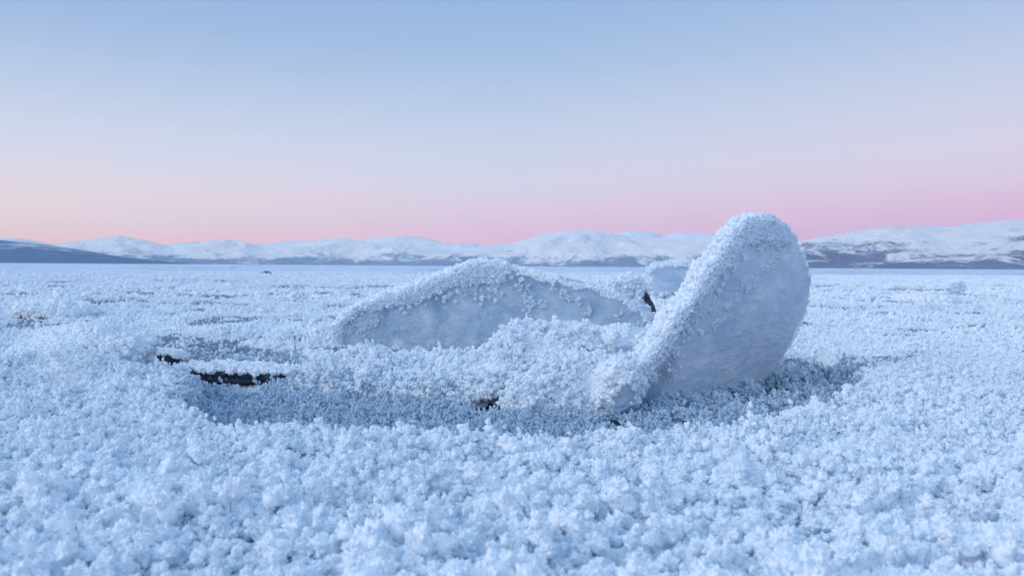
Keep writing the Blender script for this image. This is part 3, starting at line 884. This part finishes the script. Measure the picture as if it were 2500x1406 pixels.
# left side
p = at(135, 758, 5.6)
block('frost_hummock', 'knobbly frosted hummock over dark ice at the left edge of the lake', 'hummock', (p[0], p[1], .015), (.24, .13, .065), 0, -.05, 35, 900, .065,
      wfun=lambda c, n, px, py: (n[:, 2] > .1) * sstep(-.2, .2, fbm(px / 12, py / 12, seed=9)), mat=M_DARKICE)
p = at(205, 895, 2.75)
block('half_buried_ice_block', 'frost covered ice block half buried at left, beside the sheets painted as dark gaps', 'ice block', (p[0], p[1], .045), (.23, .20, .11), -.2, .08, 36, 3200, .021,
      wfun=lambda c, n, px, py: (n[:, 2] > -.1) * (1 - .75 * sstep(190, 230, px) * sstep(845, 860, py)), mat=M_SNOWPACK, power=2.1, amp=.3)
# thin sheets left over the slot, black to paint the shade of open gaps
for i, (px, py, Y, rx, ry, rz_, rz, tl, lb, n) in enumerate([
        (585, 915, 2.80, .22, .05, .027, .03, -.03, 'long frosted ice sheet painted black as gap shade at the left end of the hollow', 330),
        (350, 878, 3.15, .17, .05, .030, .05, .0, 'thin ice sheet painted black as gap shade just right of the half buried block', 260),
        (762, 882, 3.1, .06, .05, .026, .0, .05, 'short ice sheet painted black as gap shade just left of the broad slab, near its foot', 90)]):
    p = at(px, py, Y)
    block('dark_gap_sheet', lb, 'ice sheet', (p[0], p[1], p[2]), (rx, ry, rz_), rz, tl, 40 + i, n, .030, mat=M_GAPSHADE, amp=.22, power=3.2,
          wfun=lambda c, n_, px_, py_: (n_[:, 2] > .82) * 1.0, grp='ice sheets painted as dark gaps at the left')
# distant lumps
for i, (px, py, s, lb) in enumerate([(562, 651, .5, 'tiny peaked ice lump far out before the white hills at left'), (648, 667, .22, 'small dark lump far out, left of the broad slab'),
                                (895, 684, .10, 'small snow lump on the ice just left of the broad slab'), (1100, 664, .16, 'small snow lump beyond the left rim of the broad slab'), (2010, 700, .08, 'small dark lump just right of the tallest slab')]):
    g = ground_pt(px, py + 3)
    block('snow_lump', lb, 'snow lump', (g[0], g[1], s * .15), (s * .9, s * .6, s * .42), 0, 0, 50 + i, 60, s * .25, mat=M_DARKICE if i in (1, 4) else M_ICE2, amp=.35)

# ------------------------------------------------------------------ hills
def hill_material(name, snow, scrub, lo, hi, streak=1.0):
    m, t, o = new_mat(name)
    g = t.nodes.new('ShaderNodeNewGeometry').outputs['Position']
    s = t.nodes.new('ShaderNodeSeparateXYZ')
    t.links.new(g, s.inputs[0])
    n1 = noise_n(t, g, .0016, 10, .66, (1, .6, 3.0), .8)
    n2 = noise_n(t, g, .009, 8, .7, (.6, .6, 2.0), .5)
    k = math_n(t, 'DIVIDE', math_n(t, 'SUBTRACT', s.outputs[2], lo), hi - lo)
    k = math_n(t, 'ADD', k, math_n(t, 'MULTIPLY', math_n(t, 'SUBTRACT', n1, .5), 2.6 * streak))
    k = math_n(t, 'ADD', k, math_n(t, 'MULTIPLY', math_n(t, 'SUBTRACT', n2, .5), 1.8 * streak))
    f = ramp_n(t, k, [(.3, (0, 0, 0)), (.7, (1, 1, 1))])
    n4 = noise_n(t, g, .03, 7, .75, (.5, .5, 1.6), .3)
    k = math_n(t, 'ADD', k, math_n(t, 'MULTIPLY', math_n(t, 'SUBTRACT', n4, .5), 1.5 * streak))
    f = ramp_n(t, k, [(.25, (0, 0, 0)), (.75, (1, 1, 1))])
    d = t.nodes.new('ShaderNodeBsdfDiffuse')
    sc = mix_n(t, n2, scrub, tuple(v * 1.5 for v in scrub))
    rk = ramp_n(t, noise_n(t, g, .004, 9, .7, (1, 1, 1.6)), [(.66, (0, 0, 0)), (.72, (1, 1, 1))])
    sn = mix_n(t, math_n(t, 'MULTIPLY', rk, .35), snow, scrub)
    t.links.new(mix_n(t, f, sc, sn), d.inputs[0])
    t.links.new(bump_n(t, math_n(t, 'ADD', n1, math_n(t, 'ADD', math_n(t, 'MULTIPLY', n2, .5), math_n(t, 'MULTIPLY', n4, .2))), 90, 1.0), d.inputs['Normal'])
    t.links.new(d.outputs[0], o.inputs[0])
    return m
SNOW = (0.87, 0.90, 0.95)
def ridge(name, label, prof, D0, D1, mat, seed, amp=.16, back=1.6):
    prof = np.array(prof, float)
    px = np.arange(prof[0, 0], prof[-1, 0] + 1, 2.5)
    py = np.interp(px, prof[:, 0], prof[:, 1])
    ker = np.hanning(13); ker /= ker.sum()
    py = np.convolve(np.pad(py, 6, mode='edge'), ker, 'valid')
    v = ray(px, py)
    az_ = np.arctan2(v[:, 0], v[:, 1])
    el = v[:, 2] / np.hypot(v[:, 0], v[:, 1])
    K, KB = 110, 24
    Vs = []
    for k in range(K + KB + 1):
        t = k / K
        if t <= 1: D = D0 + (D1 - D0) * t
        else: D = D1 * (1 + (back - 1) * (t - 1) * K / KB)
        x, y = D * np.sin(az_), D * np.cos(az_)
        hr = np.maximum(el * D1 + CAMZ, 1.0)
        if t <= 1:
            e = 1.3 + .6 * fbm(az_ * 9, 0 * az_ + seed, seed=seed)
            prof_h = sstep(0, 1, t ** (e)) * .75 + .25 * t
        else:
            prof_h = (1 - (t - 1) * K / KB) ** 1.2 + 0 * az_
        rf = fbm(x / 1100, y / 1100, seed=seed + 2, octv=6, gain=.52)
        rg = 1 - np.abs(fbm(x / 1700, y / 1700, seed=seed + 6, octv=5)) * 2.2
        h = hr * prof_h
        win = math.sin(math.pi * min(t, 1) ** .8) if t < 1 else 0
        h = h * (1 + amp * 2.0 * rf * win) + hr * amp * 1.1 * (rg - .6) * win
        h = np.minimum(h, (hr - CAMZ) * D / D1 * (0.985 if t < .97 else 1.0) + CAMZ) if t < 1 else h
        h = h - (6 if k == 0 or k == K + KB else 0)
        Vs.append(np.stack([x, y, np.maximum(h, -6)], 1))
    V = np.array(Vs); nr, nc = V.shape[:2]
    i = np.arange(nr - 1)[:, None] * nc
    j = np.arange(nc - 1)[None, :]
    F = np.stack([i + j, i + j + 1, i + nc + j + 1, i + nc + j], -1).reshape(-1, 4)
    o = mesh_obj(name, V.reshape(-1, 3), F, mat)
    tag(o, label, kind='structure')
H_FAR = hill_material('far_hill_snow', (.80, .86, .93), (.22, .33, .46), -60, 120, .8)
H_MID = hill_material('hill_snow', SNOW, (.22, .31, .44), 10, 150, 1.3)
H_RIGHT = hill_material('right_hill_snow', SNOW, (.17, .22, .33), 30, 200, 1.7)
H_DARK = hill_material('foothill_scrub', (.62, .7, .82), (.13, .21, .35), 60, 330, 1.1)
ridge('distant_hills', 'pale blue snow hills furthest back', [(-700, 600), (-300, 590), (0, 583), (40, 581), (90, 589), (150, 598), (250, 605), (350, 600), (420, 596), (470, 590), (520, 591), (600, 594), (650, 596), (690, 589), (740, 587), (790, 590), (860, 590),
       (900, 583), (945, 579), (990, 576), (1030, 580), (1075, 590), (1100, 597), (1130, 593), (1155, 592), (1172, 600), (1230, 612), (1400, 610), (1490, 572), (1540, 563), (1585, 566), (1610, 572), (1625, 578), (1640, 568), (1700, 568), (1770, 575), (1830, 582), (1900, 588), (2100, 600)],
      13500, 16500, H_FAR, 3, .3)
ridge('hills', 'rounded snow hills across the lake at left', [(60, 628), (120, 604), (165, 590), (205, 587), (235, 582), (270, 577), (295, 575), (320, 580), (360, 588), (400, 598), (430, 608), (470, 598), (510, 588), (550, 584), (600, 590), (640, 606), (690, 604), (740, 592), (790, 584), (820, 579), (845, 582),
       (880, 589), (930, 592), (970, 596), (1010, 606), (1060, 620), (1130, 640), (1180, 646)], 9000, 12500, H_MID, 7, .45)
ridge('hills', 'long snow hill behind the slabs at centre', [(940, 650), (1000, 640), (1060, 622), (1130, 608), (1180, 600), (1250, 593), (1280, 585), (1310, 575), (1350, 567), (1400, 562), (1460, 564), (1510, 573), (1570, 580), (1640, 582), (1720, 584), (1800, 588), (1880, 590), (1960, 592), (2060, 600), (2200, 612), (2400, 640)], 7500, 10500, H_MID, 12, .40)
ridge('hills', 'streaked snow hill rising at the right', [(1850, 640), (1930, 596), (1980, 582), (2050, 572), (2100, 562), (2150, 553), (2200, 555), (2260, 552), (2320, 554), (2360, 548), (2400, 542), (2450, 538), (2520, 537), (2700, 530), (3000, 545), (3400, 560)], 6000, 8600, H_RIGHT, 17, .38)
ridge('foothills', 'dark scrub covered slope at the left shore', [(-700, 560), (-300, 572), (0, 586), (60, 592), (120, 598), (200, 610), (260, 621), (330, 630), (400, 638), (480, 645), (520, 648)], 5500, 7500, H_DARK, 23, .10)

C.cycles.sample_clamp_indirect = 4.0

# ------------------------------------------------------------------ air over the lake
def haze():
    m, t, o = new_mat('haze')
    v = t.nodes.new('ShaderNodeVolumePrincipled')
    v.inputs['Color'].default_value = (.84, .90, .98, 1)
    v.inputs['Density'].default_value = 1.2e-5
    v.inputs['Anisotropy'].default_value = 0.0
    t.links.new(v.outputs[0], o.inputs['Volume'])
    a, h0, h1 = 26000, -12, 1400
    V = [(x, y, z) for z in (h0, h1) for x, y in ((-a, -6000), (a, -6000), (a, 27000), (-a, 27000))]
    F = [(0, 3, 2, 1), (4, 5, 6, 7), (0, 1, 5, 4), (1, 2, 6, 5), (2, 3, 7, 6), (3, 0, 4, 7)]
    ob = mesh_obj('haze', V, F, m, smooth=False)
    tag(ob, 'cold thin haze paling the far hills', kind='stuff')
haze()
C.cycles.volume_bounces = 1
